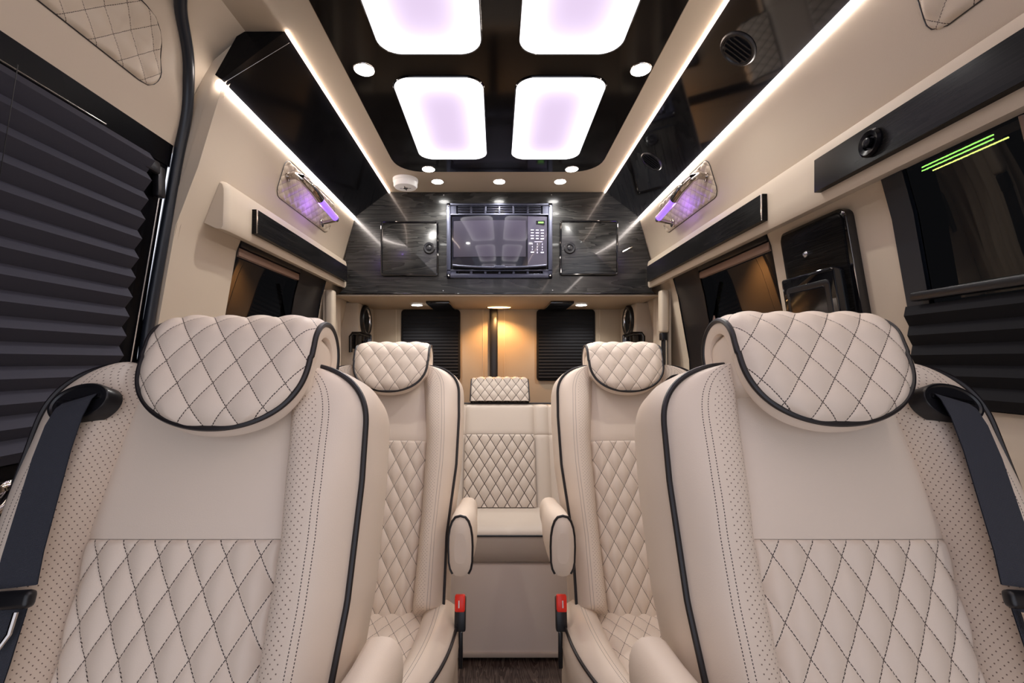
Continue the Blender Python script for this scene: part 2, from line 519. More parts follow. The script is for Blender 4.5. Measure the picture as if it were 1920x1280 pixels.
DL = [(-.368, 1.256, .810, .027, 'round downlight on the black ceiling panel, left beside the light panels'),
      (.398, 1.256, .810, .027, 'round downlight on the black ceiling panel, right beside the light panels'),
      (-.288, 1.905, .810, .026, 'round downlight at the rear left corner of the black ceiling panel'),
      (.314, 1.905, .810, .026, 'round downlight at the rear right corner of the black ceiling panel'),
      (-.271, 2.062, .820, .026, 'round downlight in the beige ceiling beside the smoke detector'),
      (.010, 2.062, .820, .026, 'round downlight in the beige ceiling, middle one above the microwave'),
      (.287, 2.062, .820, .026, 'round downlight in the beige ceiling, rightmost of the row above the microwave')]
for a in DL: downlight(*a)
# smoke detector
b = MB(); Mx = Matrix.Translation(W(-.412, 2.04, .820)) @ Matrix.Diagonal((1, 1, -1, 1))
b.lathe([(.056, 0), (.056, .012), (.053, .014), (.053, .030), (.048, .037), (.02, .039)], Mx, 40)
sd = b.build('smoke_detector', M['white']); tag(sd, 'small round white smoke detector on the beige ceiling', 'smoke detector')
b = MB(); b.box(W(-.412, 2.04, .7805), (.05, .004, .002)); b.box(W(-.412, 2.04, .7805), (.004, .05, .002)); b.lathe([(.012, .0385), (.010, .041)], Mx, 20); b.build('test_button', M['steel'], sd)

# valances ------------------------------------------------------------------
def valance(s, d0, label):
    b = MB()
    # cross-section (x, z), padded
    sec = [(.800, .378), (.748, .358), (.735, .357), (.729, .366), (.728, .40), (.727, .44), (.727, .470), (.731, .484), (.742, .491), (.752, .489)]
    ds = [d0 + .018 - .018, d0 + .006, d0 + .018] + lin(d0 + .05, CAB - .001, 6)
    rows = []
    for i, d in enumerate(ds):
        sh = .012 if i == 0 else (.004 if i == 1 else 0)
        c = (.77, .415)
        rows.append([W(s * (x + sh * (1 if x < .76 else 0)), d, z + (c[1] - z) * sh * 4) for x, z in sec])
    b.grid(rows)
    b.add(rows[0], [tuple(range(len(sec)))])
    b.add(rows[-1], [tuple(range(len(sec)))])
    b.grid([[r[0] for r in rows], [r[-1] for r in rows]])
    o = b.build('valance', M['wallhide'])
    return tag(o, label, 'valance', 'padded valances above the side windows')
vl = valance(-1, 1.225, 'padded beige valance on the left wall, starting beside the door seal')
vr = valance(1, FRONT, 'padded beige valance running the length of the right wall')
def insert(s, d0, d1, par):
    b = MB()
    P = [W(s * .728, d, z) for d, z in ((d0, .380), (d0, .452), (d1, .452), (d1, .380))]
    b.plate(P, (-s * .016, 0, 0), bev=.003)
    o = b.build('veneer_insert', M['wood_side'], par, angle=30)
    b = MB(); b.tube([W(s * .7125, d0 + .002, .381), W(s * .7125, d0 + .002, .451)], .0022, 6)
    b.build('end_trim', M['chrome'], o)
    return o
insert(-1, 1.345, CAB - .03, vl)
insert(1, 1.22, CAB - .03, vr)
i2 = insert(1, -.2, 1.02, vr)
# round latch on the nearer right insert
Mx = mat_from(W(.712, .862, .416), Vector((0, 1, 0)), Vector((0, 0, 1)), Vector((-1, 0, 0)))
b = MB(); b.lathe([(.026, -.002), (.026, .004), (.022, .008), (.014, .006), (.012, .002)], Mx, 32); b.lathe([(.009, 0), (.009, .011), (.006, .012)], Mx, 20)
b.build('push_latch', M['frame'], i2)

# quilt lattice helper -------------------------------------------------------
def puff(a, b, amp, p=.5):
    return amp * (abs(sin(pi * a) * sin(pi * b)) ** p)
def lat(u, v, Wd, Hd): return (u / Wd + v / Hd, u / Wd - v / Hd)

# quilted wall pads -----------------------------------------------------------
def wall_pad(name, s, prof, d0, d1, z0, z1, off, label, cat, grp, parent=None, Wd=.045, Hd=.032, rc=.03, shear=0.0, slantf=None):
    X = lambda z: interp(prof, z)
    nu = int((d1 - d0) / .0045); nv = int((z1 - z0) / .0035)
    b = MB(); P = []; UV = []
    for j in range(nv + 1):
        z = lerp(z0, z1, j / nv)
        # rounded corners: shrink span near the ends
        e = min(z - z0, z1 - z)
        ins = rc - sqrt(max(0, rc * rc - (rc - min(e, rc)) ** 2))
        a0 = d0 + ins; a1 = d1 - ins - (slantf((z - z0) / (z1 - z0)) if slantf else 0)
        row = []; uvr = []
        for i in range(nu + 1):
            d = lerp(a0, a1, i / nu)
            a, bb = lat(d, z, Wd, Hd)
            edge = min(1, min(e, d - a0 + .0001, a1 - d + .0001) / .008)
            h = off * edge ** .5 + puff(a, bb, .005) * edge
            x = X(z) - h
            row.append(W(s * x, d, z + h * .3 * -1)); uvr.append((a, bb))
        P.append(row); UV.append(uvr)
    b.grid(P, UV)
    o = b.build(name, M['wallquilt'], parent, fixn=False, angle=180)
    if parent is None: tag(o, label, cat, grp)
    # border seam
    ring = P[0] + [r[-1] for r in P[1:-1]] + P[-1][::-1] + [r[0] for r in P[1:-1]][::-1]
    b = MB(); b.tube([p + Vector((-s * .001, 0, 0)) for p in ring[::3]], .0012, 5, closed=True)
    b.build('border_seam', M['pipe'], o)
    return o
wall_pad('quilted_pad', -1, PROF, 1.49, 1.95, .548, .672, .002, 'quilted pad behind the grab handle on the left wall', 'wall pad', 'quilted pads on the upper walls')
wall_pad('quilted_pad', 1, PROF, 1.49, 1.95, .548, .672, .002, 'quilted pad behind the grab handle on the right wall', 'wall pad', 'quilted pads on the upper walls')
wall_pad('quilted_pad', -1, DPROF, .25, 1.03, .610, .735, .003, 'large quilted pad above the sliding door blind at the upper left corner', 'wall pad', 'quilted pads on the upper walls', Wd=.062, Hd=.062, rc=.042, slantf=lambda t: .07 * max(0, t - .35))
wall_pad('quilted_pad', 1, PROF, .1, .765, .545, .655, .003, 'quilted pad at the upper right corner above the veneer insert', 'wall pad', 'quilted pads on the upper walls', Wd=.062, Hd=.062)

# grab handles
def handle(s, label):
    r = empty('grab_handle', W(s * .70, 1.65, .60), label, 'grab handle', 'violet-lit grab handles')
    off = r.location
    def p(x, d, z): return W(s * x, d, z) - off
    b = MB()
    pts = [p(.700, 1.525, .622), p(.672, 1.512, .620), p(.652, 1.518, .614), p(.645, 1.54, .606), p(.642, 1.575, .602), p(.644, 1.61, .598), p(.647, 1.65, .594)]
    b.tube(pts, lambda t: lerp(.010, .017, smooth(t * 1.4)), 16)
    b.build('chrome_grip', M['chrome'], r)
    b = MB(); b.tube([p(.649, 1.645, .593), p(.652, 1.74, .588), p(.656, 1.835, .583)], .0125, 16); b.build('violet_tube', M['violet'], r)
    b = MB(); b.tube([p(.655, 1.832, .583), p(.656, 1.85, .582), p(.66, 1.862, .581)], lambda t: lerp(.0145, .009, t), 16)
    b.tube([p(.66, 1.85, .578), p(.69, 1.853, .572), p(.712, 1.853, .568)], .008, 12)
    b.lathe([(.017, 0), (.017, .004), (.009, .008)], mat_from(p(.718, 1.853, .567), Vector((0, 1, 0)), Vector((0, 0, 1)), Vector((-s, 0, 0))), 20)
    b.build('end_bracket', M['chrome'], r)
    b = MB(); b.lathe([(.017, 0), (.017, .004), (.009, .008)], mat_from(p(.706, 1.525, .622), Vector((0, 1, 0)), Vector((0, 0, 1)), Vector((-s, 0, 0))), 20)
    b.build('mounting_rosette', M['chrome'], r)
    l = bpy.data.lights.new('violet_lamp', 'POINT'); l.energy = .11; l.color = (.35, .15, 1); l.shadow_soft_size = .01
    lo = bpy.data.objects.new('violet_lamp', l); lo.location = p(.668, 1.70, .578); link(lo, r)
    return r
handle(-1, 'chrome grab handle glowing violet on the left wall')
handle(1, 'chrome grab handle glowing violet on the right wall')

# sliding door bay on the left -------------------------------------------------
def ribbon(b, pts, nrm, h, t):
    pass
# rubber seal
b = MB()
sp = [(.82, .90), (.80, .945), (.776, .985), (.74, 1.045), (.70, 1.09), (.65, 1.115), (.60, 1.128), (.53, 1.132), (.40, 1.130), (.2, 1.126), (0, 1.12), (-.2, 1.115), (-.5, 1.10)]
pts = []
for (z0, d0), (z1, d1) in zip(sp, sp[1:]):
    for k in range(5):
        t = k / 5; z = lerp(z0, z1, t); pts.append(W(-XD(z) + .006, lerp(d0, d1, t), z))
for _ in range(12): pts = [pts[0]] + [(pts[i - 1] + pts[i] * 2 + pts[i + 1]) / 4 for i in range(1, len(pts) - 1)] + [pts[-1]]
b.tube(pts, .0125, 10)
o = b.build('door_seal', M['seal']); tag(o, 'black rubber seal curving around the sliding door opening', 'door seal')
# black door frame around blind
def bay(name, d0, d1, z0, z1, xo, th, m, parent=None, bev=.003):
    b = MB(); zs = lin(z0, z1, max(2, int((z1 - z0) / .05) + 1))
    rows = []
    for z in zs:
        x = XD(z) - xo
        rows.append([W(-x, d0, z), W(-(x - th), d0 + bev, z), W(-(x - th), d1 - bev, z), W(-x, d1, z)])
    b.grid(rows)
    b.add(rows[0], [(0, 1, 2, 3)]); b.add(rows[-1], [(0, 1, 2, 3)])
    return b
b = bay('x', -.30, 1.122, .480, .533, -.012, .012, None); b2 = bay('x', 1.035, 1.118, -.5, .480, -.012, .010, None)
for q in (b2, bay('x', -.30, 1.035, -.5, -.19, -.012, .012, None)):
    base = len(b.v); b.v += q.v
    for f, u in zip(q.f, q.uv): b.face([i + base for i in f], u)
dr = b.build('door_1', M['frame'], kind='structure', angle=35)
dr['label'] = 'sliding door of the van with gloss black window surround'
b = MB(); b.tube([W(-XD(z) + .011, d, z) for z, d in ((.44, 1.088), (.3, 1.087), (.15, 1.085), (0, 1.082))], .0018, 6)
b.tube([W(-XD(.49) + .004, d, .487) for d in lin(-.2, .93, 6)], .0014, 6)
b.build('frame_highlight_trim', M['steel'], dr)
b = MB(); b.box(W(-XD(.44) + .012, 1.045, .455), (.022, .05, .03), bev=.006); b.box(W(-XD(.40) + .012, 1.085, .43), (.018, .026, .075), bev=.006); b.build('upper_latch', M['black'], dr)
# door lever and small chrome bits low left
b = MB(); b.tube([W(-.86, .80, -.235), W(-.845, .77, -.25), W(-.845, .70, -.268)], .010, 12); b.lathe([(.024, 0), (.024, .01), (.015, .016)], mat_from(W(-.88, .81, -.235), Vector((0, 1, 0)), Vector((0, 0, 1)), Vector((1, 0, 0))), 24)
b.tube([W(-.872, .82, -.285), W(-.862, .74, -.30), W(-.862, .66, -.31)], .005, 8)
o = b.build('door_handle', M['chrome'], dr)

# pleated blinds
def pleated(name, s, X, d0, d1, z0, z1, pitch, depth, m, label, skew=0, cords=()):
    n = int(round((z1 - z0) / pitch)); b = MB(); rows = []
    for k in range(2 * n + 1):
        z = z1 - k * pitch / 2
        x = X(z) - .012 - (depth if k % 2 else 0)
        rows.append([W(s * x, lerp(d0, d1, t) + (.010 if (t == 1 and k % 2 == 0) else 0), z - skew * t) for t in lin(0, 1, 5)])
    b.grid(rows)
    rows2 = [[p + Vector((s * .0012, 0, 0)) for p in r] for r in rows]
    b.grid(rows2, flip=True)
    o = b.build(name, m, smooth=False, fixn=False)
    tag(o, label, 'pleated blind', 'pleated blinds at the side windows')
    for cd in cords:
        c = MB(); c.tube([W(s * (X(z) - .014 - depth), cd, z) for z in lin(z1, z0, 8)], .0007, 5)
        c.build('pull_cord', M['black'], o)
    return o
pleated('pleated_blind', -1, XD, -.25, 1.030, -.185, .478, .0442, .023, M['blind_l'], 'dark grey pleated blind closed over the sliding door window at left', cords=(.73, .30))
b = MB(); b.grid([[W(-XD(z) - .004, d, z) for d in (-.3, 1.04)] for z in lin(-.5, .53, 12)]); b.grid([[W(-XD(z) - .010, d, z) for d in (-.3, 1.04)] for z in lin(-.5, .53, 12)])
o = b.build('window_1', M['matte'], kind='structure', fixn=False)

# side windows --------------------------------------------------------------
def side_window(name, s, d0, d1, z0, z1, rail=True):
    X = XW
    b = MB()   # frame of gloss black around
    zs = lin(z0, z1, 6)
    out = .028
    # reveal
    b.grid([[W(s * X(z), d0, z), W(s * (X(z) + out), d0, z)] for z in zs])
    b.grid([[W(s * X(z), d1, z), W(s * (X(z) + out), d1, z)] for z in zs])
    b.grid([[W(s * X(z0), d, z0), W(s * (X(z0) + out), d, z0)] for d in (d0, d1)])
    fw = .022
    for (a0, a1) in ((d0, d0 + fw), (d1 - fw, d1)):
        b.grid([[W(s * (X(z) + out - .006), a0, z), W(s * (X(z) + out - .006), a1, z)] for z in zs])
        b.grid([[W(s * (X(z) + out + .004), a0, z), W(s * (X(z) + out + .004), a1, z)] for z in zs])
    o = b.build(name, M['gloss'], kind='structure', fixn=False)
    b = MB(); b.grid([[W(s * (X(z) + out), d, z) for d in (d0, d1)] for z in zs])
    b.build('glass_pane', M['glass'], o, fixn=False)
    return o
w2 = side_window('window_2', -1, 1.40, 2.10, ZW0, ZW1)
w3 = side_window('window_3', 1, -.35, .93, -.088, ZW1)
w4 = side_window('window_4', 1, 1.33, 2.04, -.088, ZW1)
# rails and mullions inside the rear windows: blind cassette + black rear panel
def window_bits(s, d0, d1, par, dm):
    b = MB(); b.box(W(s * (XW(.345) + .008), (d0 + dm) / 2, .343), (.018, dm - d0, .026), bev=.004); b.build('blind_cassette', M['rail'], par)
    b = MB(); b.box(W(s * (XW(.37) + .012), (d0 + dm) / 2, .373), (.02, dm - d0, .03), bev=.004); b.build('head_rail', M['black'], par)
    b = MB(); b.grid([[W(s * (XW(z) + .004), d, z) for d in (dm, d1)] for z in lin(-.09, .386, 5)]); b.grid([[W(s * (XW(z) + .010), d, z) for d in (dm, d1)] for z in lin(-.09, .386, 5)])
    b.build('side_filler', M['black'], par, fixn=False)
    b = MB(); b.box(W(s * (XW(.1) + .008), dm, .12), (.012, .014, .40), rot=Matrix.Rotation(s * radians(10), 3, 'Y'), bev=.003); b.build('window_post', M['rail'], par)
M['rail'] = mat('taupe_rail', (.33, .22, .175), .4)
window_bits(-1, 1.41, 2.10, w2, 1.84)
window_bits(1, 1.34, 2.04, w4, 1.80)

# right window blind below, glass above
pleated('pleated_blind', 1, XW, -.35, .915, -.085, .112, .0395, .016, M['blind_r'], 'black pleated blind half lowered in the right window')
b = MB(); b.box(W(XW(.12) - .016, .277, .128), (.022, 1.245, .018), bev=.004)
o = b.build('blind_rail', M['black']); tag(o, 'black top rail of the half-lowered blind across the right window', 'blind rail')
b = MB(); b.grid([[W((XW(z) - .004), d, z) for d in (.882, .93)] for z in lin(-.088, .386, 6)]); b.grid([[W((XW(z) + .004), d, z) for d in (.882, .93)] for z in lin(-.088, .386, 6)])
b.build('window_border', M['seal'], w3, fixn=False)
b = MB(); b.tube([W(XW(z) + .02, .70, z) for z in (.38, .25, .13)], .004, 6); b.build('pane_divider', M['rail'], w3)
# glowing tubes added outside the van to imitate reflections in the right window
for i, (dy, dz, m, lb) in enumerate(((0, .012, 'green_reflection', 'glowing green tube added as a reflection in the right window, topmost of three'), (0.0, -.001, 'green_reflection', 'glowing green tube added as a reflection in the right window, middle of three'), (-.04, -.016, 'yellow_reflection', 'glowing yellow-green tube added as a reflection in the right window, lowest of three'))):
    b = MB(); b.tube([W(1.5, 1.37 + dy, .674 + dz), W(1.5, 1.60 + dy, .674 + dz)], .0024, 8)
    o = b.build('reflection_tube', M[m]); tag(o, lb, 'reflection tube', 'added tubes for the reflections in the right window')

# control panel with tablet on the right pillar
cpn = empty('wall_console', W(.82, 1.15, .2), 'gloss black control panel with a framed screen on the right pillar', 'control panel')
def onwall(d, z, x): return W(XW(z) - x, d, z) - cpn.location
def wplate(z0, z1, d0, d1, x0, th, r, m, name, par, bev=.004):
    pts = rrect(d1 - d0, z1 - z0, r, 6, cx=(d0 + d1) / 2, cy=(z0 + z1) / 2)
    b = MB(); zz = (z0 + z1) / 2
    b.plate([onwall(d, z, x0) for d, z in pts], (-th, 0, 0), bev=bev)
    return b.build(name, m, par, angle=30)
wplate(-.05, .352, 1.024, 1.262, -.004, .022, .022, M['gloss'], 'rim', cpn)
wplate(-.045, .345, 1.036, 1.257, .012, .010, .016, M['wood_side'], 'veneer_board', cpn)
tb = wplate(-.03, .222, 1.050, 1.240, .020, .030, .008, M['gloss'], 'screen_housing', cpn)
wplate(-.02, .196, 1.066, 1.222, .048, .005, .012, M['black'], 'screen_frame', tb, bev=.002)
wplate(-.01, .182, 1.080, 1.212, .0515, .0025, .006, M['screen'], 'screen', tb, bev=.001)
b = MB(); b.lathe([(.008, 0), (.008, .006), (.004, .010)], mat_from(onwall(1.16, .275, .022), Vector((0, 1, 0)), Vector((0, 0, 1)), Vector((-1, 0, 0))), 20); b.build('push_button', M['steel'], cpn)
b = MB(); b.tube([onwall(1.026, z, .0185) for z in (.33, .2, .08, -.03)], .0013, 6); b.build('edge_highlight_trim', M['chrome'], cpn)

# rear cabinet ---------------------------------------------------------------
cab = empty('overhead_cabinet', W(0, CAB, .326), 'dark charcoal wood-grain overhead cabinet spanning the rear of the cabin', 'cabinet')
co = cab.location
b = MB()
poly = [(-.765, .326), (.765, .326), (.748, .345), (.738, .487), (.690, .703), (.53, .818), (-.53, .818), (-.690, .703), (-.738, .487), (-.748, .345)]
b.plate([W(x, CAB, z) - co for x, z in poly], (0, .54, 0))
b.build('body', M['wood'], cab, smooth=False)
b = MB(); b.box(W(0, CAB + .274, .3205) - co, (1.57, .548, .009), bev=.002); b.build('underside', M['ceil'], cab)
b = MB(); b.box(W(0, CAB - .002, .3285) - co, (1.53, .008, .006), bev=.002); b.build('lower_edge_trim', M['gloss'], cab)
def cdoor(x0, x1, z0, z1, lockx):
    b = MB(); b.plate([W(x, CAB - .001, z) - co for x, z in rrect(x1 - x0, z1 - z0, .006, 4, (x0 + x1) / 2, (z0 + z1) / 2)], (0, -.012, 0), bev=.002)
    d = b.build('cabinet_door', M['wood'], cab, angle=30)
    b = MB(); b.tube([W(x, CAB - .013, z) - co for x, z in rrect(x1 - x0 - .004, z1 - z0 - .004, .008, 4, (x0 + x1) / 2, (z0 + z1) / 2)], .0048, 8, closed=True)
    b.build('edge_frame', M['gloss'], d)
    Mx = mat_from(W(lockx, CAB - .013, .545) - co, Vector((1, 0, 0)), Vector((0, 0, 1)), Vector((0, -1, 0)))
    b = MB(); b.lathe([(.028, 0), (.028, .004), (.024, .008), (.017, .007), (.015, .003)], Mx, 32); b.lathe([(.010, 0), (.010, .010), (.007, .011)], Mx, 20)
    b.build('push_latch', M['black'], d)
cdoor(-.556, -.284, .415, .672, -.325)
cdoor(.304, .579, .418, .676, .348)
for x, z in ((-.257, .805), (.263, .806), (-.26, .343), (.268, .345)):
    b = MB(); b.lathe([(.003, 0), (.003, .002), (.002, .003)], mat_from(W(x, CAB, z) - co, Vector((1, 0, 0)), Vector((0, 0, 1)), Vector((0, -1, 0))), 12)
    b.build('screw_head', M['steel'], cab)
b = MB(); b.tube([W(.605, CAB - .004, .528) - co, W(.625, CAB - .018, .538) - co, W(.650, CAB - .006, .552) - co], .003, 8); b.build('hook', M['chrome'], cab)

# microwave -----------------------------------------------------------------
mw = empty('microwave', W(.0115, CAB, .402), 'built-in black microwave with dark blue metal trim frame in the overhead cabinet', 'microwave')
mo = mw.location
def Q(x, dy, z): return W(x, CAB + dy, z) - mo
X0, X1, Z0, Z1 = -.242, .265, .402, .760
b = MB()
# frame of 4 bars
ft, fb, fs = .058, .040, .020
for (cx, cz, sx, sz) in (((X0 + X1) / 2, Z1 - .006, X1 - X0, .012), ((X0 + X1) / 2, Z0 + .010, X1 - X0, .020),
                         (X0 + fs / 2, (Z0 + Z1) / 2, fs, Z1 - Z0), (X1 - fs / 2, (Z0 + Z1) / 2, fs, Z1 - Z0),
                         ((X0 + X1) / 2, Z1 - ft + .003, X1 - X0, .006), ((X0 + X1) / 2, Z0 + fb - .004, X1 - X0, .008)):
    b.box(Q(cx, -.009, cz), (sx, .020, sz), bev=.002)
# top vent bars & slot dividers
for k in range(4): b.box(Q((X0 + X1) / 2, -.006, Z1 - .016 - k * .0105), (X1 - X0 - .02, .014, .0042), bev=.001)
xs = lin(X0 + .050, X1 - .050, 7)
for x in xs: b.box(Q(x, -.008, Z1 - .031), (.009, .015, .042), bev=.001)
for x in xs: b.box(Q(x, -.008, Z0 + .026), (.011, .016, .014), bev=.001)
b.box(Q(X0 + .03, -.008, Z1 - .031), (.045, .015, .045)); b.box(Q(X1 - .03, -.008, Z1 - .031), (.045, .015, .045))
b.box(Q(X0 + .03, -.008, Z0 + .026), (.05, .016, .014)); b.box(Q(X1 - .03, -.008, Z0 + .026), (.05, .016, .014))
b.build('trim_frame', M['bluesteel'], mw, angle=30)
b = MB(); b.box(Q((X0 + X1) / 2, -.002, (Z0 + Z1) / 2), (X1 - X0 - .01, .003, Z1 - Z0 - .01)); b.build('back_plate', M['matte'], mw)
# curved door (slightly bowed)
dx0, dx1, dz0, dz1 = X0 + .026, X1 - .026, Z0 + .062, Z1 - .066
xsplit = dx1 - .094
def bow(x): t = (x - (dx0 + dx1) / 2) / ((dx1 - dx0) / 2); return -.020 - .016 * (1 - t * t)
def bowplate(x0, x1, z0, z1, extra, mm, name, par, zf=None):
    b = MB(); xs_ = lin(x0, x1, 24)
    zlo = (lambda x: z0) if zf is None else zf
    fr = [[Q(x, bow(x) - extra, z1) for x in xs_], [Q(x, bow(x) - extra, zlo(x)) for x in xs_]]
    bk = [[Q(x, bow(x) - extra + .018, z1) for x in xs_], [Q(x, bow(x) - extra + .018, zlo(x)) for x in xs_]]
    b.grid(fr); b.grid([bk[0], fr[0]]); b.grid([fr[1], bk[1]])
    b.grid([[fr[0][0], fr[1][0]], [bk[0][0], bk[1][0]]]); b.grid([[fr[0][-1], fr[1][-1]], [bk[0][-1], bk[1][-1]]])
    return b.build(name, mm, par, fixn=True, angle=40)
low = lambda x: dz0 - .012 * (1 - ((x - (dx0 + dx1) / 2) / ((dx1 - dx0) / 2)) ** 2)
M['mwdoor'] = mat('microwave_door', (.010, .010, .016), .06, coat=.7)
M['mwglass'] = mat('microwave_window', (.030, .027, .042), .18, coat=.8)
door = bowplate(dx0, xsplit - .001, dz0, dz1, 0, M['mwdoor'], 'oven_door', mw, low)
M['mwpanel'] = mat('microwave_keypad', (.040, .036, .062), .25, coat=.5)
keys = bowplate(xsplit + .001, dx1, dz0, dz1, 0, M['mwpanel'], 'control_face', mw, low)
wn = bowplate(dx0 + .008, xsplit - .008, dz0 + .036, dz1 - .022, .0015, M['mwglass'], 'door_window', door)
# handle: bowed bar below
b = MB()
pts = []
for x in lin(dx0 + .004, dx1 - .004, 25):
    t = (x - (dx0 + dx1) / 2) / ((dx1 - dx0) / 2)
    pts.append(Q(x, bow(x) - .006, dz0 - .004 - .014 * (1 - t * t)))
b.tube(pts, .0062, 10)
b.build('handle_bar', M['bluesteel'], door)
b = MB(); b.box(Q((dx0 + dx1) / 2, bow(.01) - .011, dz0 - .016), (.05, .008, .016), bev=.004); b.build('handle_latch', M['bluesteel'], door)
# clock and key legends
kc = (xsplit + dx1) / 2
b = MB()
for k in range(5): b.box(Q(kc + .006 + k * .0055, bow(kc) - .0015, dz1 - .030), (.0035, .001, .007))
b.build('clock_display', M['legend_g'], keys)
b = MB(); b.box(Q(kc, bow(kc) + .0003, dz1 - .030), (.072, .002, .018)); b.build('clock_window', M['screen'], keys)
kx = (kc - .024, kc, kc + .024)
def legend(x, z, w, h):
    b = MB(); b.box(Q(x, bow(x) - .001, z), (w, .001, h)); b.build('key_legend', M['legend'], keys)
for j in range(4):
    for i, x in enumerate(kx):
        legend(x, dz1 - .066 - j * .0135, (.014, .013, .016)[(i + j) % 3], .0040 + .001 * (j == 3))
legend(kc, dz1 - .1215, .050, .0016)
for x in (kx[0], kx[2]): legend(x, dz1 - .172, .015, .0055)
for j in range(4):
    for i, x in enumerate(kx):
        if j == 3 and i != 1: continue
        ch = '0' if j == 3 else str(3 * j + i + 1)
        c = bpy.data.curves.new('key_digit', 'FONT'); c.body = ch; c.size = .011; c.align_x = 'CENTER'; c.align_y = 'CENTER'; c.extrude = .0003
        c.materials.append(M['legend'])
        tmp = bpy.data.objects.new('digit_text', c); COL.objects.link(tmp)
        dg = bpy.context.evaluated_depsgraph_get(); dg.update()
        me = bpy.data.meshes.new_from_object(tmp.evaluated_get(dg)); bpy.data.objects.remove(tmp)
        o = bpy.data.objects.new('key_digit', me); o.location = Q(x, bow(x) - .0012, dz1 - .133 - j * .0135); o.rotation_euler = (pi / 2, 0, 0)
        link(o, keys)
# light marks: small steel feet in frame corners
for x, z in ((X0 + .010, Z0 + .010), (X1 - .010, Z0 + .010), (X0 + .008, Z1 - .012), (X1 - .012, Z1 - .012)):
    b = MB(); b.lathe([(.004, 0), (.004, .002), (.002, .0035)], mat_from(Q(x, -.019, z), Vector((1, 0, 0)), Vector((0, 0, 1)), Vector((0, -1, 0))), 14)
    b.build('corner_screw', M['steel'], mw)

# under-cabinet --------------------------------------------------------------
downlight(-.445, 2.52, .316, .030, 'round downlight under the overhead cabinet, on the left', 4.0, grp='lamps under the overhead cabinet')
downlight(.468, 2.52, .316, .030, 'round downlight under the overhead cabinet, on the right', 4.0, grp='lamps under the overhead cabinet')
downlight(.012, 2.62, .316, .040, 'oval amber lamp under the middle of the overhead cabinet', 9.0, 'lens_warm', 'lamps under the overhead cabinet', sx=1.7)
for s, x0, x1 in ((-1, -.385, -.262), (1, .262, .385)):
    b = MB(); b.box(W((x0 + x1) / 2 + .015, 2.53, .309), (x1 - x0, .36, .014), bev=.003)
    o = b.build('flush_hatch', M['gloss']); tag(o, 'gloss black flat panel under the overhead cabinet, %s of the amber lamp' % ('left' if s < 0 else 'right'), 'panel', 'black panels under the overhead cabinet')

# pillar boxes with speakers
for s in (-1, 1):
    b = MB(); b.box(W(s * .805, 2.585, -.40), (.122, .31, 1.44), bev=.012)
    b.build('trim_%d' % (7 if s < 0 else 8), M['wallhide'], kind='structure')
    o0 = W(s * .744, 2.545, .228)
    Mx = mat_from(o0, Vector((0, 1, 0)), Vector((0, 0, 1)), Vector((-s, 0, 0)))
    sp_ = empty('speaker', o0, 'round black speaker with a silver ring on the %s rear pillar' % ('left' if s < 0 else 'right'), 'speaker', 'speakers on the rear pillars')
    Mx = mat_from(Vector((0, 0, 0)), Vector((0, 1, 0)), Vector((0, 0, 1)), Vector((-s, 0, 0)))
    def ring(name, R0, R1, h0, h1, m):
        n = 40; prof = [(R0, h0), (R0, h1), ((R0 + R1) / 2, h1 + .004), (R1, h1), (R1, h0)]
        b = MB(); b.grid([[Mx @ Vector((r * cos(2 * pi * a / n), r * sin(2 * pi * a / n), h)) for a in range(n)] for r, h in prof], closeu=True)
        b.build(name, m, sp_)
    ring('outer_ring', .086, .070, 0, .016, M['black'])
    ring('silver_ring', .070, .064, 0, .013, M['steel'])
    b = MB(); b.lathe([(.066, .003), (.060, .009), (.03, .004), (.018, .004), (.014, .010), (.006, .012)], Mx, 40); b.build('cone', M['matte'], sp_)
    # belt sleeve on rear side pillar
    lb = 'left' if s < 0 else 'right'
    bx = empty('seat_belt', W(s * .77, 2.13, .10), 'beige belt sleeve with a black belt below it behind the %s rear window' % lb, 'seat belt', 'belts on the rear side pillars')
    bo = bx.location
    b = MB(); b.box(W(s * .778, 2.12, .235) - bo, (.040, .045, .20), bev=.012, seg=3); b.build('belt_sleeve', M['wallhide'], bx)
    b = MB(); b.box(W(s * .778, 2.12, .118) - bo, (.030, .034, .036), bev=.005); b.build('belt_guide', M['black'], bx)
    b = MB(); b.box(W(s * .778, 2.12, -.03) - bo, (.006, .044, .27), bev=.001); b.build('webbing', M['black'], bx)
    # curtain folds next to the window
    b = MB(); rows = []
    for z in lin(-.3, .335, 10):
        rows.append([W(s * (.806 - .012 * sin(i * 1.55) + .04 * (z < 0) * abs(z)), 2.11 + i * .0115, z) for i in range(19)])
    b.grid(rows); b.grid([[p + Vector((s * .004, 0, 0)) for p in r] for r in rows])
    o = b.build('curtain', M['wallhide'], fixn=False, angle=180); tag(o, 'narrow beige curtain gathered behind the %s rear window' % lb, 'curtain', 'curtains at the rear windows')
    # black rail handle on the pillar
    b = MB(); b.tube([W(s * .775, 2.40, .05), W(s * .775, 2.40, .135), W(s * .765, 2.40, .150), W(s * .72, 2.40, .150), W(s * .67, 2.40, .135)], .010, 10)
    b.box(W(s * .715, 2.405, .105), (.10, .012, .075), bev=.004)
    o = b.build('bench_side_guard', M['gloss']); tag(o, 'gloss black guard at the %s end of the rear bench' % lb, 'side guard', 'side guards of the rear bench')

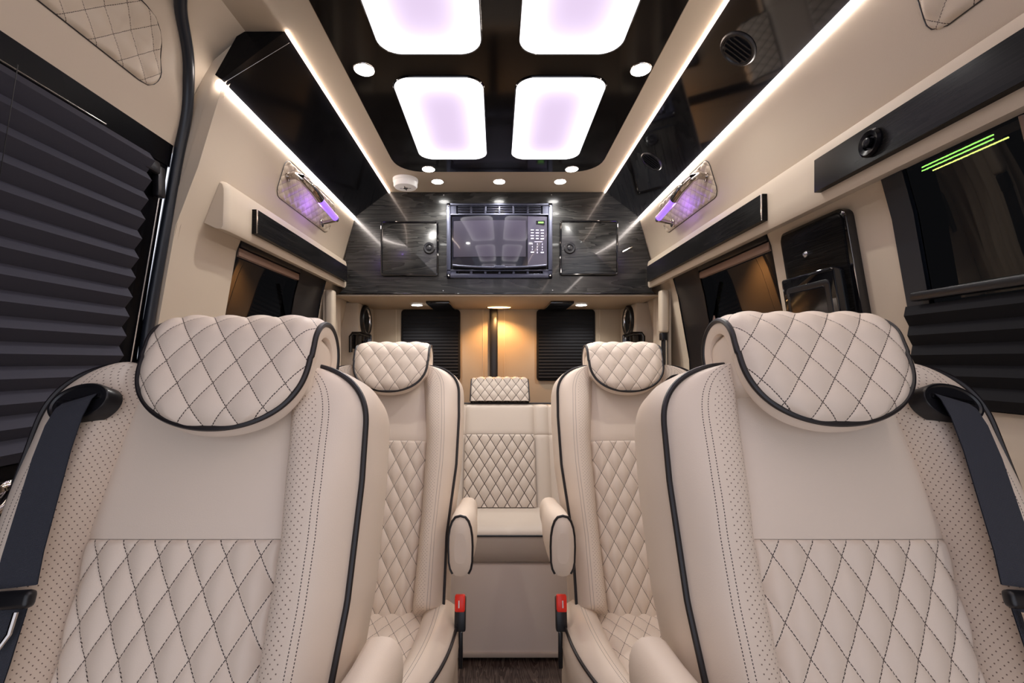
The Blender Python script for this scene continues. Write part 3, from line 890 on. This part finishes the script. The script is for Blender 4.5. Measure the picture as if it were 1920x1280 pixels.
# rear doors: windows with blinds and the post -----------------------------------
for i, (x0, x1) in enumerate(((-.577, -.222), (.2385, .590))):
    b = MB(); pts = rrect(x1 - x0, .43, .022, 6, (x0 + x1) / 2, .10)
    b.plate([W(x, REAR - .0, z) for x, z in pts], (0, -.012, 0), bev=.003)
    o = b.build('window_%d' % (5 + i), M['matte'], kind='structure', angle=30)
    b = MB(); rows = []
    zs = lin(.28, -.105, 41)
    for k, z in enumerate(zs): rows.append([W(x, REAR - .014 - (.005 if k % 2 else 0), z) for x in (x0 + .012, x1 - .012)])
    b.grid(rows); rows2 = [[p + Vector((0, .001, 0)) for p in r] for r in rows]; b.grid(rows2)
    b.build('pleated_blind', M['blind_r'], o, smooth=False, fixn=False)
b = MB(); b.box(W(-.020, REAR - .014, -.12), (.048, .030, .90), bev=.008)
o = b.build('centre_post', M['black']); tag(o, 'vertical black post between the two rear door windows', 'post')
b = MB()
for x in (-.61, .62, -.085, .045): b.box(W(x, REAR - .001, .0), (.003, .004, .66))
b.build('trim_9', M['rail'] if x > 9 else M['wallhide'], kind='structure')

# ------------------------------------------------------------------ seats
LEAN = radians(19.4)
SZ = EZ - .69
BW = .72           # back height to the shoulder
def BP(x, n, w):   # backrest coordinates to seat-local
    return Vector((x, w * sin(LEAN) - n * cos(LEAN), SZ + w * cos(LEAN) + n * sin(LEAN)))
RS = .105
def hw(w):
    base = interp([(0, .205), (.2, .207), (.3, .218), (.4, .229), (.55, .233), (.62, .231)], w)
    if w > BW - RS:
        t = min(1, (w - (BW - RS)) / RS)
        base = base - (.231 - .125) * (1 - sqrt(max(0, 1 - t ** 2.6)))
    return base
OUT = .012
def pw(w): return interp([(0, .118), (.25, .130), (.48, .134), (.60, .122), (.72, .110)], w)
WQ = .475
def front_n(x, w, h=None):
    a = abs(x); p = pw(w); h = h or hw(w)
    if a < p:
        g = 1 - (a / p) ** 2
        return .004 + .012 * g ** .7 * (1 if w < WQ else 1) - .006 * (1 - g) ** 6
    s = (a - p) / max(.001, h - p); s = min(1, s)
    amp = .046 * (1 - .55 * smooth((w - .50) / .22)) * smooth(w / .03 + .4)
    return .001 + amp * (1 - abs(2 * (s ** .85) - 1) ** 2.6) + .010 * smooth(s * 6) 
SEAMT = .60
def wrows(a, b, n): return lin(a, b, n)
def seat_back(root, sgn):
    top = [BW - RS * (1 - sin(pi / 2 * i / 24)) for i in range(1, 25)]
    rows_all = lin(-.03, BW - RS, 62) + top
    # centre upper plain panel
    rq = [w for w in rows_all if w > WQ + .004]
    rq = [WQ + .0005, WQ + .003] + rq
    b = MB(); P = []
    for w in rq:
        p = pw(w); edge = smooth((w - WQ) / .010)
        P.append([BP(t * (p + .003), front_n(t * p * .9999, w) + .003 * edge - .002, w) for t in lin(-1, 1, 31)])
    b.grid(P); b.build('upper_panel', M['leather'], root, fixn=False, angle=180, kind=None)
    # quilted panel
    Wd, Hd = .0435, .0785
    nv = 180; nu = 96; P = []; UV = []
    for j in range(nv + 1):
        w = lerp(-.03, WQ, j / nv); row = []; uvr = []; p = pw(w)
        for i in range(nu + 1):
            x = (2 * i / nu - 1) * p
            a, c = lat(x + .5, w - WQ + .02, Wd, Hd)
            e = min(1, (p - abs(x)) / .006, (WQ - w) / .005)
            row.append(BP(x, front_n(x * .9999, w) + puff(a, c, .0075) * max(0, e) ** .7 - .001, w)); uvr.append((a, c))
        P.append(row); UV.append(uvr)
    b = MB(); b.grid(P, UV); b.build('quilted_panel', M['quilt'], root, fixn=False, angle=180)
    # bolsters
    for s in (-1, 1):
        P = []; UV = []
        for w in rows_all:
            p, h = pw(w), hw(w) + (OUT if s == -sgn else 0)
            xn = [(lerp(p, h, k), front_n(lerp(p, h, k), w, h)) for k in lin(0, 1, 41)]
            ln = [0]
            for (xa, na), (xb, nb) in zip(xn, xn[1:]): ln.append(ln[-1] + sqrt((xb - xa) ** 2 + (nb - na) ** 2))
            row = [BP(s * (p - .001), -.014, w)] + [BP(s * x, n, w) for x, n in xn]
            uvr = [(-.5, w)] + [(l - .60 * ln[-1], w) for l in ln]
            P.append(row); UV.append(uvr)
        b = MB(); b.grid(P, UV, flip=(s < 0)); b.build('side_bolster', M['bolster'], root, fixn=False, angle=180)
    # shell behind: sides, top and back
    oa = OUT if sgn == 1 else 0; ob = OUT if sgn == -1 else 0
    outl = [(-hw(w) - oa, w) for w in rows_all] + [(x, BW) for x in lin(-.12, .12, 9)] + [(hw(w) + ob, w) for w in reversed(rows_all)]
    outl = [(hw(0) * -1 - oa, -.02)] + outl + [(hw(0) + ob, -.02)]
    cx, cw = 0, .35
    prof = [(0, .010), (.004, .0), (.010, -.025), (.013, -.06), (.011, -.10), (.004, -.128), (-.012, -.145), (-.04, -.152), (-.10, -.155)]
    rows = []
    for grow, n in prof:
        r = []
        for x, w in outl:
            k = 1 + grow / .24
            r.append(BP(x * k, n, w + (grow if w > BW - RS else grow * max(0, w / BW)) * (1 if grow > 0 else 1)))
        rows.append(r)
    b = MB(); b.grid(rows); b.add(rows[-1], [tuple(range(len(outl)))])
    b.build('backrest_shell', M['leather'], root, fixn=True, angle=50)
    # piping
    pts = [BP(x * 1.008, .012, w + (.002 if w > .6 else 0)) for x, w in outl]
    b = MB(); b.tube(pts, .0043, 8); b.build('piping', M['pipe'], root)

def headrest(root, sgn):
    # path in (n, w)
    nc, wc, R = .010, .742, .060
    HX = sgn * .015
    back = [(nc - R, lerp(.705, wc, t)) for t in lin(0, 1, 8)][:-1]
    arc = [(nc - R * cos(a), wc + R * sin(a)) for a in lin(0, pi, 40)]
    front = [(nc + R + .010 * sin(pi * .5 * t) - .004 * t * t, lerp(wc, .620, t)) for t in lin(0, 1, 46)][1:]
    path = back + arc + front
    # resample with cumulative length
    L = [0]
    for (a, b_), (c, d) in zip(path, path[1:]): L.append(L[-1] + sqrt((c - a) ** 2 + (d - b_) ** 2))
    T = L[-1]
    def at(s):
        s = max(0, min(T, s))
        for i in range(len(L) - 1):
            if s <= L[i + 1] + 1e-9:
                t = (s - L[i]) / (L[i + 1] - L[i]); n = lerp(path[i][0], path[i + 1][0], t); w = lerp(path[i][1], path[i + 1][1], t)
                return n, w
        return path[-1]
    def nrm(s):
        a = at(s - .004); c = at(s + .004); tn, tw = c[0] - a[0], c[1] - a[1]; l = sqrt(tn * tn + tw * tw)
        return (-tw / l * -1 if False else -tw / l, tn / l)
    H = .118; DL_ = .105
    def h(s):
        if s < T - DL_: return H + .002 * sin(pi * s / T)
        t = min(1, (s - (T - DL_)) / DL_)
        return max(.0005, (H) * (1 - t ** 2.5) ** (1 / 2.05))
    ss = [T * .62 * j / 70 for j in range(70)] 
    s0 = T * .62
    ss += [lerp(s0, T, sin(pi / 2 * j / 64)) for j in range(65)]
    Wd, Hd = .0485, .066
    nu = 84; P = []; UV = []; I = []
    for s in ss:
        n, w = at(s); nn, nw = nrm(s); hh = h(s); row = []; uvr = []; ir = []
        for i in range(nu + 1):
            t = 2 * i / nu - 1; x = t * hh
            a, c = lat(x + .5 + Wd * .25, s + .01, Wd, Hd)
            dist = min(hh - abs(x), T - s)
            e = min(1, dist / .012); rd = -.010 * (1 - min(1, dist / .035)) ** 2.2
            o = rd + puff(a, c, .0046) * max(0, e) ** .6
            row.append(BP(x + HX, n + nn * o, w + nw * o)); uvr.append((a, c))
            o2 = -.030
            ir.append(BP(x * .99 + HX, n + nn * o2, w + nw * o2 - .009 * smooth((s / T - .62) / .38)))
        P.append(row); UV.append(uvr); I.append(ir)
    b = MB(); b.grid(P, UV); pad = b.build('headrest', M['quilt'], root, fixn=False, angle=180)
    # edge band + inner
    ed = [P[0][::-1]] 
    ringo = [P[j][0] for j in range(len(ss))] + P[-1][1:-1] + [P[j][-1] for j in reversed(range(len(ss)))]
    ringi = [I[j][0] for j in range(len(ss))] + I[-1][1:-1] + [I[j][-1] for j in reversed(range(len(ss)))]
    ro = []; mid = []
    cen = BP(HX, .04, .74)
    for p, q in zip(ringo, ringi):
        m_ = (p + q) / 2; d = (p - cen); d = Vector((d.x, 0, 0)).normalized() * .003 if abs(d.x) > .05 else Vector((0, 0, -.002))
        mid.append(m_ + d)
    b = MB(); b.grid([ringo, mid, ringi]); b.grid(I, flip=True)
    b.grid([P[0], I[0]])
    b.build('edge_band', M['leather'], pad, fixn=True, angle=60)
    b = MB()
    b.tube(ringo, .0042, 8); b.build('piping', M['pipe'], pad)
    # core beneath the fold
    b = MB(); R3 = Matrix((( 1, 0, 0), (0, cos(LEAN), sin(LEAN)), (0, -sin(LEAN), cos(LEAN))))
    b.box(BP(HX, .006, .722), (.231, .090, .10), rot=R3, bev=.016, seg=4)
    b.build('headrest_core', M['leather'], pad)

def armrest(root, sgn):
    """inner side, sgn = direction from seat centre to the aisle"""
    b = MB(); rows = []; yy = lin(0, 1, 15)
    L0 = -.140; L1 = .16
    cxx = sgn * .265
    def sec(t):
        y = lerp(L0, L1, t); bulge = sin(pi * min(1, t * 1.3 + .0)) 
        half = .0300 + .007 * bulge
        zt = lerp(-.375, -.418, t) - .002; zb = lerp(-.530, -.500, t)
        out = []
        n = 20
        for k in range(n):
            a = 2 * pi * k / n
            ca, sa = cos(a), sin(a)
            # stadium top, flat rounded bottom
            x = half * (abs(ca) ** .75) * (1 if ca >= 0 else -1)
            hz = (zt - zb) / 2
            pz = .9 if sa > 0 else .55
            z = (zt + zb) / 2 + hz * (abs(sa) ** pz) * (1 if sa >= 0 else -1)
            out.append((x, y, z))
        return out
    for t in yy:
        rows.append([Vector((cxx + x, y, EZ + z)) for x, y, z in sec(t)])
    b.grid(rows, closeu=True)
    f = rows[0]; c = sum(f, Vector()) / len(f)
    r1 = [p.lerp(c, .10) + Vector((0, -.006, 0)) for p in f]; r2 = [p.lerp(c, .5) + Vector((0, -.011, 0)) for p in f]
    b.grid([r2, r1, f], closeu=True); b.add(r2, [tuple(range(len(r2)))]); b.add(rows[-1], [tuple(range(len(f)))])
    a = b.build('armrest', M['leather'], root, angle=60)
    # piping up one side, over the top, down the other
    idx = [k for k in range(-3, 14)]
    b = MB(); b.tube([f[k % 20] * 1.0 + Vector((0, -.001, 0)) for k in idx], .0034, 8); b.build('piping', M['pipe'], a)
    return a

def cushion(root, sgn):
    D = .44
    def ch(y): return .248 * max(0.0, 1 - (y / D) ** 3.0) ** .5
    def cp(y): return .6 * ch(y) * 1.0
    ys = [D * sin(pi / 2 * j / 60) for j in range(61)]
    def top(x, y):
        h = max(.002, ch(y)); a = abs(x); p = cp(y)
        drop = -.05 * (y / D) ** 5
        if a < p: return -.012 + .006 * (1 - (a / max(p, .001)) ** 2) + drop
        s = (a - p) / max(.001, h - p)
        return -.012 + .034 * (1 - abs(2 * s ** .8 - 1) ** 2.4) * (1 - (y / D) ** 6) + drop
    PT = lambda x, y, z: Vector((x, -y + .02, SZ + z))
    # quilted centre
    P = []; UV = []
    for j in range(121):
        y = D * .985 * j / 120; p = cp(y); row = []; uvr = []
        for i in range(61):
            x = (2 * i / 60 - 1) * p; a, c = lat(x + .5, y, .0435, .0785)
            e = min(1, (p - abs(x)) / .006 + .01)
            row.append(PT(x, y, top(x * .999, y) + puff(a, c, .005) * e)); uvr.append((a, c))
        P.append(row); UV.append(uvr)
    b = MB(); b.grid(P, UV, flip=True); sc_ = b.build('quilted_seat_panel', M['quilt'], root, fixn=False, angle=180)
    for s in (-1, 1):
        P = []; UV = []
        for y in ys:
            p, h = cp(y), max(.002, ch(y)); row = []; uvr = []
            for k in lin(0, 1, 25):
                x = lerp(p, h, k); row.append(PT(s * x, y, top(x, y))); uvr.append((max(-.0104, x - lerp(p, h, .45)), y))
            P.append(row); UV.append(uvr)
        b = MB(); b.grid(P, UV, flip=(s > 0)); b.build('seat_bolster', M['bolster'], root, fixn=False, angle=180)
    outl = [(-max(.002, ch(y)), y) for y in ys] + [(max(.002, ch(y)), y) for y in reversed(ys)]
    rows = []
    for k, z in ((1.0, -.010), (1.02, -.03), (1.025, -.07), (1.0, -.115), (.985, -.13), (.985, -.36)):
        rows.append([PT(x * k, y * k, z + -.05 * (y / D) ** 5 * (1 if z > -.1 else 0)) for x, y in outl])
    b = MB(); b.grid(rows); b.grid([[r[0] for r in rows], [r[-1] for r in rows]]); b.build('seat_skirt', M['leather'], root, fixn=True, angle=60)
    b = MB(); b.tube([PT(x * 1.006, y * 1.006, -.008 - .05 * (y / D) ** 5) for x, y in outl], .0042, 8); b.build('piping', M['pipe'], root)
    # pedestal
    b = MB(); b.box((0, -.16, .07 + .0), (.36, .34, .155), bev=.02); b.build('pedestal', M['matte'], root)

def belt_strip(b, pts, width, wdir):
    rows = []; uv = []; L = 0
    for i, p in enumerate(pts):
        if i: L += (Vector(pts[i]) - Vector(pts[i - 1])).length
        wd = wdir if not callable(wdir) else wdir(i / (len(pts) - 1))
        wd = Vector(wd).normalized()
        rows.append([Vector(p) + wd * (width * (k / 4 - .5)) for k in range(5)]); uv.append([(width * k / 4, L) for k in range(5)])
    b.grid(rows, uv); b.grid([[p + Vector((0, .0014, 0)) for p in r] for r in rows], uv)

def seat_belt(root, sgn):
    s = -sgn                      # outer side
    # bezel: tilted oval in the shoulder
    c = BP(s * .163, .040, .655)
    up = BP(0, 0, 1) - BP(0, 0, 0); nn = (BP(0, 1, 0) - BP(0, 0, 0)).normalized()
    nn = (nn + Vector((s * .14, 0, 0.06))).normalized()
    xa = Vector((1, 0, 0)) - nn * nn.x; xa.normalize(); ya = nn.cross(xa) * 1
    ang = radians(8) * -s
    xr = xa * cos(ang) + ya * sin(ang); yr = ya * cos(ang) - xa * sin(ang)
    n = 40
    def ring(rx, ry, h): return [c + xr * (rx * cos(2 * pi * a / n)) + yr * (ry * sin(2 * pi * a / n)) + nn * h for a in range(n)]
    b = MB(); rr = [ring(.047, .028, -.016), ring(.047, .028, .005), ring(.045, .0265, .0075), ring(.042, .024, .0075), ring(.040, .022, .0055), ring(.02, .010, .005)]
    b.grid(rr, closeu=True); b.add(rr[-1], [tuple(range(n))])
    bz = b.build('belt_bezel', M['black'], root)
    b = MB(); b.box(c + nn * .006 + yr * .004, (.066, .004, .007), rot=Matrix((xr, nn, yr)).transposed(), bev=.0015); b.build('belt_slot', M['gloss'], bz)
    # webbing
    path = [(s * .160, .049, .660), (s * .159, .057, .650), (s * .160, .062, .625), (s * .156, .068, .58), (s * .150, .072, .52), (s * .146, .074, .46), (s * .142, .074, .425)]
    b = MB(); belt_strip(b, [BP(*p) for p in path], .051, lambda t: Vector((1, -.25 * s * 0, -.30 * s * (1 - t * .6))))
    b.build('belt_webbing', M['belt'], root, fixn=False)
    # tongue
    R3 = Matrix((( 1, 0, 0), (0, cos(LEAN), sin(LEAN)), (0, -sin(LEAN), cos(LEAN))))
    R4 = Matrix.Rotation(s * radians(4), 3, 'Y') @ R3
    b = MB(); b.box(BP(s * .146, .078, .412), (.068, .014, .020), rot=R4, bev=.006, seg=3)
    tg = b.build('belt_tongue', M['black'], root)
    b = MB()
    q = [(-.022, .400), (-.022, .378), (-.014, .362), (.014, .362), (.022, .378), (.022, .400)]
    b.tube([BP(s * .150 + x, .078, w) for x, w in q], .0028, 8); b.build('tongue_plate', M['chrome'], tg)
    path = [(s * .146, .070, .410), (s * .150, .066, .34), (s * .158, .062, .24), (s * .172, .055, .12), (s * .19, .04, .02)]
    b = MB(); belt_strip(b, [BP(*p) for p in path], .046, lambda t: Vector((1, 0, -.15 * s)))
    b.build('lower_webbing', M['belt'], root, fixn=False)

def buckle(root, sgn):
    x = sgn * .258
    b = MB(); b.box((x, -.06, SZ + .023), (.030, .022, .085), bev=.004, rot=Matrix.Rotation(radians(-12), 3, 'X'))
    b.box((x, -.05, SZ - .08), (.012, .012, .10), bev=.003)
    bk = b.build('buckle', M['black'], root)
    b = MB(); b.box((x, -.069, SZ + .056), (.027, .018, .042), bev=.004, rot=Matrix.Rotation(radians(-12), 3, 'X')); b.build('release_button', M['red'], bk)
    b = MB(); b.box((x - .002 * sgn, -.080, SZ + .058), (.003, .001, .018), rot=Matrix.Rotation(radians(-12), 3, 'X')); b.build('button_marking', M['white'], bk)

def make_seat(sgn, loc, label):
    root = empty('captain_seat', loc, label, 'seat', 'cream captain seats in two rows')
    seat_back(root, sgn); headrest(root, sgn); armrest(root, sgn); cushion(root, sgn); seat_belt(root, sgn); buckle(root, sgn)
    return root
def kids(o): return [c for c in bpy.data.objects if c.parent == o]
def copy_tree(o, parent=None):
    ch = kids(o); c = o.copy(); COL.objects.link(c)
    if parent is not None: c.parent = parent
    for k in ch: copy_tree(k, c)
    return c
D1 = .46
sL = make_seat(1, (-.423, D1, 0), 'large cream captain seat in the left foreground, beside the sliding door blind')
sR = make_seat(-1, (.475, D1, 0), 'large cream captain seat in the right foreground, beside the right window')
sL2 = copy_tree(sL); sL2.location = (-.357, D1 + .82, -.01); sL2['label'] = 'smaller-looking cream captain seat of the second row, left of the aisle'
sR2 = copy_tree(sR); sR2.location = (.430, D1 + .82, -.01); sR2['label'] = 'smaller-looking cream captain seat of the second row, right of the aisle'
for r in (sL, sR):
    for c in kids(r):
        if c.name.startswith('armrest'): c.location.z += .045
        if c.name.startswith('headrest') and r is sL: c.location = (.026, 0, -.006)

# rear bench -----------------------------------------------------------------
bench = empty('rear_bench', W(.02, 2.05, -1.2), 'cream rear bench with a quilted middle backrest under the rear windows', 'bench')
bo = bench.location
BL = radians(23.5)
BX0, BX1 = -.66, .68
b0 = W(0, 2.05, -.66)
def RB(x, n, w): return b0 + Vector((x, w * sin(BL) - n * cos(BL), w * cos(BL) + n * sin(BL))) - bo
BT = .495
b = MB()
sections = [(BX0, -.155), (-.155, .180), (.180, .250), (.250, BX1)]
rows = []
def bn(x, w):
    v = .0
    for (a, c) in sections:
        if a <= x <= c:
            e = min(x - a, c - x); v = .012 * (1 - math.exp(-e / .010)) 
    v += -.02 * max(0, (w - BT + .02) / .02) ** 2 
    if abs(x - .02) < .30: v += -.004 * math.exp(-abs(w - .335) / .004)
    return v
xs_ = sorted(set([round(x, 4) for x in lin(BX0, BX1, 120)] + [-.155, .18, .25]))
rows = [[RB(x, bn(x, w), w) for x in xs_] for w in sorted(set(lin(0, BT, 40) + [.333, .335, .337]))]
b.grid(rows)
tp = [RB(x, -.03, BT + .004) for x in xs_]; tb_ = [RB(x, -.10, BT) for x in xs_]; bb = [RB(x, -.12, 0) for x in xs_]
b.grid([rows[-1], tp, tb_, bb]); 
b.build('bench_back', M['bench'], bench, fixn=False, angle=50)
b = MB(); b.tube([RB(x, -.006, BT + .002) for x in lin(BX0, BX1, 12)], .0042, 8); b.build('piping', M['pipe'], bench)
P = []; UV = []
for j in range(91):
    w = .335 * j / 90; row = []; uvr = []
    for i in range(91):
        x = lerp(-.152, .177, i / 90); a, c = lat(x + .5, w + .02, .052, .083)
        e = min(1, (x + .152) / .006, (.177 - x) / .006, (.335 - w) / .006)
        row.append(RB(x, .015 + puff(a, c, .0065) * e, w)); uvr.append((a, c))
    P.append(row); UV.append(uvr)
b = MB(); b.grid(P, UV); b.build('quilted_panel', M['benchquilt'], bench, fixn=False, angle=180)
# bench headrest
P = []; UV = []
hx = .0135
pth = [(-.05, .0)] + [(-.05 + 0, .08)] 
def hp(s):   # loop from back bottom over top to front bottom
    if s < .3: t = s / .3; return (-.055, lerp(0, .105, t))
    if s < .55: t = (s - .3) / .25; a = pi * t; return (-.0125 - .0425 * cos(a), .105 + .030 * sin(a))
    t = (s - .55) / .45; return (.030 + .004 * sin(pi * t), lerp(.105, 0, t))
for j in range(81):
    s = j / 80; n, w = hp(s); row = []; uvr = []
    for i in range(61):
        t = 2 * i / 60 - 1; x = hx + t * (.142 + .004 * (1 - w / .135)); a, c = lat(x + .5, s * .30, .044, .075)
        e = min(1, (1 - abs(t)) / .05); o = puff(a, c, .005) * e - .006 * abs(t) ** 8
        row.append(RB(x, n + (o if s > .42 else -o) - .01, BT + .006 + w + (o if .3 < s < .55 else 0))); uvr.append((a, c))
    P.append(row); UV.append(uvr)
b = MB(); b.grid(P, UV); hr = b.build('headrest', M['benchquilt'], bench, fixn=False, angle=180)
for e in (0, -1):
    b = MB(); b.tube([r[e] for r in P], .0038, 8)
    b.build('piping', M['pipe'], hr)
    b = MB(); rr = [r[e] for r in P]; b.add(rr, [tuple(range(len(rr)))]); b.build('side_cap', M['bench'], hr, smooth=False)
# seat and base
def barx(name, sec, mm, bevn=None):
    b = MB(); rr = [[W(x, y, z) - bo for y, z in sec] for x in (BX0, BX1)]
    b.grid(rr, closeu=True); b.add(rr[0], [tuple(range(len(sec)))]); b.add(rr[1], [tuple(range(len(sec)))])
    return b.build(name, mm, bench, angle=50)
barx('bench_cushion', [(2.12, -.655), (1.90, -.660), (1.85, -.667), (1.825, -.677), (1.812, -.690), (1.806, -.71), (1.806, -.76), (1.812, -.795), (1.822, -.806), (2.10, -.806)], M['bench'])
b = MB(); b.tube([W(x, 1.807, -.694) - bo for x in lin(BX0, BX1, 8)], .0042, 8); b.build('piping', M['pipe'], bench)
M['base'], _ = leather_base('bench_base_leather', (.82, .73, .66), .55)
barx('base_panel', [(2.2, -.81), (1.835, -.81), (1.822, -.816), (1.820, -.83), (1.820, -1.165), (2.2, -1.165)], M['base'])
barx('base_trim', [(2.2, -1.165), (1.812, -1.165), (1.810, -1.17), (1.812, -1.182), (1.84, -1.185), (2.2, -1.185)], M['bench'])
barx('plinth', [(2.2, -1.186), (1.87, -1.186), (1.87, -1.1995), (2.2, -1.1995)], M['matte'])

# ------------------------------------------------------------------ world, camera, render look
w = bpy.data.worlds.new('World'); SC.world = w; w.use_nodes = True
bg = w.node_tree.nodes['Background']; bg.inputs[0].default_value = (.86, .88, 1.0, 1); bg.inputs[1].default_value = 1.0

cam = bpy.data.cameras.new('Camera'); co_ = bpy.data.objects.new('Camera', cam); COL.objects.link(co_)
co_.location = (0, 0, EZ); co_.rotation_euler = (pi / 2, 0, 0)
cam.sensor_width = 36; cam.lens = F / 1920 * 36
cam.shift_x = 28 / 1920; cam.shift_y = 38 / 1920
cam.clip_start = .01; cam.clip_end = 50
SC.camera = co_
SC.view_settings.view_transform = 'Standard'
SC.view_settings.look = 'None'
SC.view_settings.exposure = 0.43
SC.view_settings.gamma = 1
SC.view_settings.use_curve_mapping = False
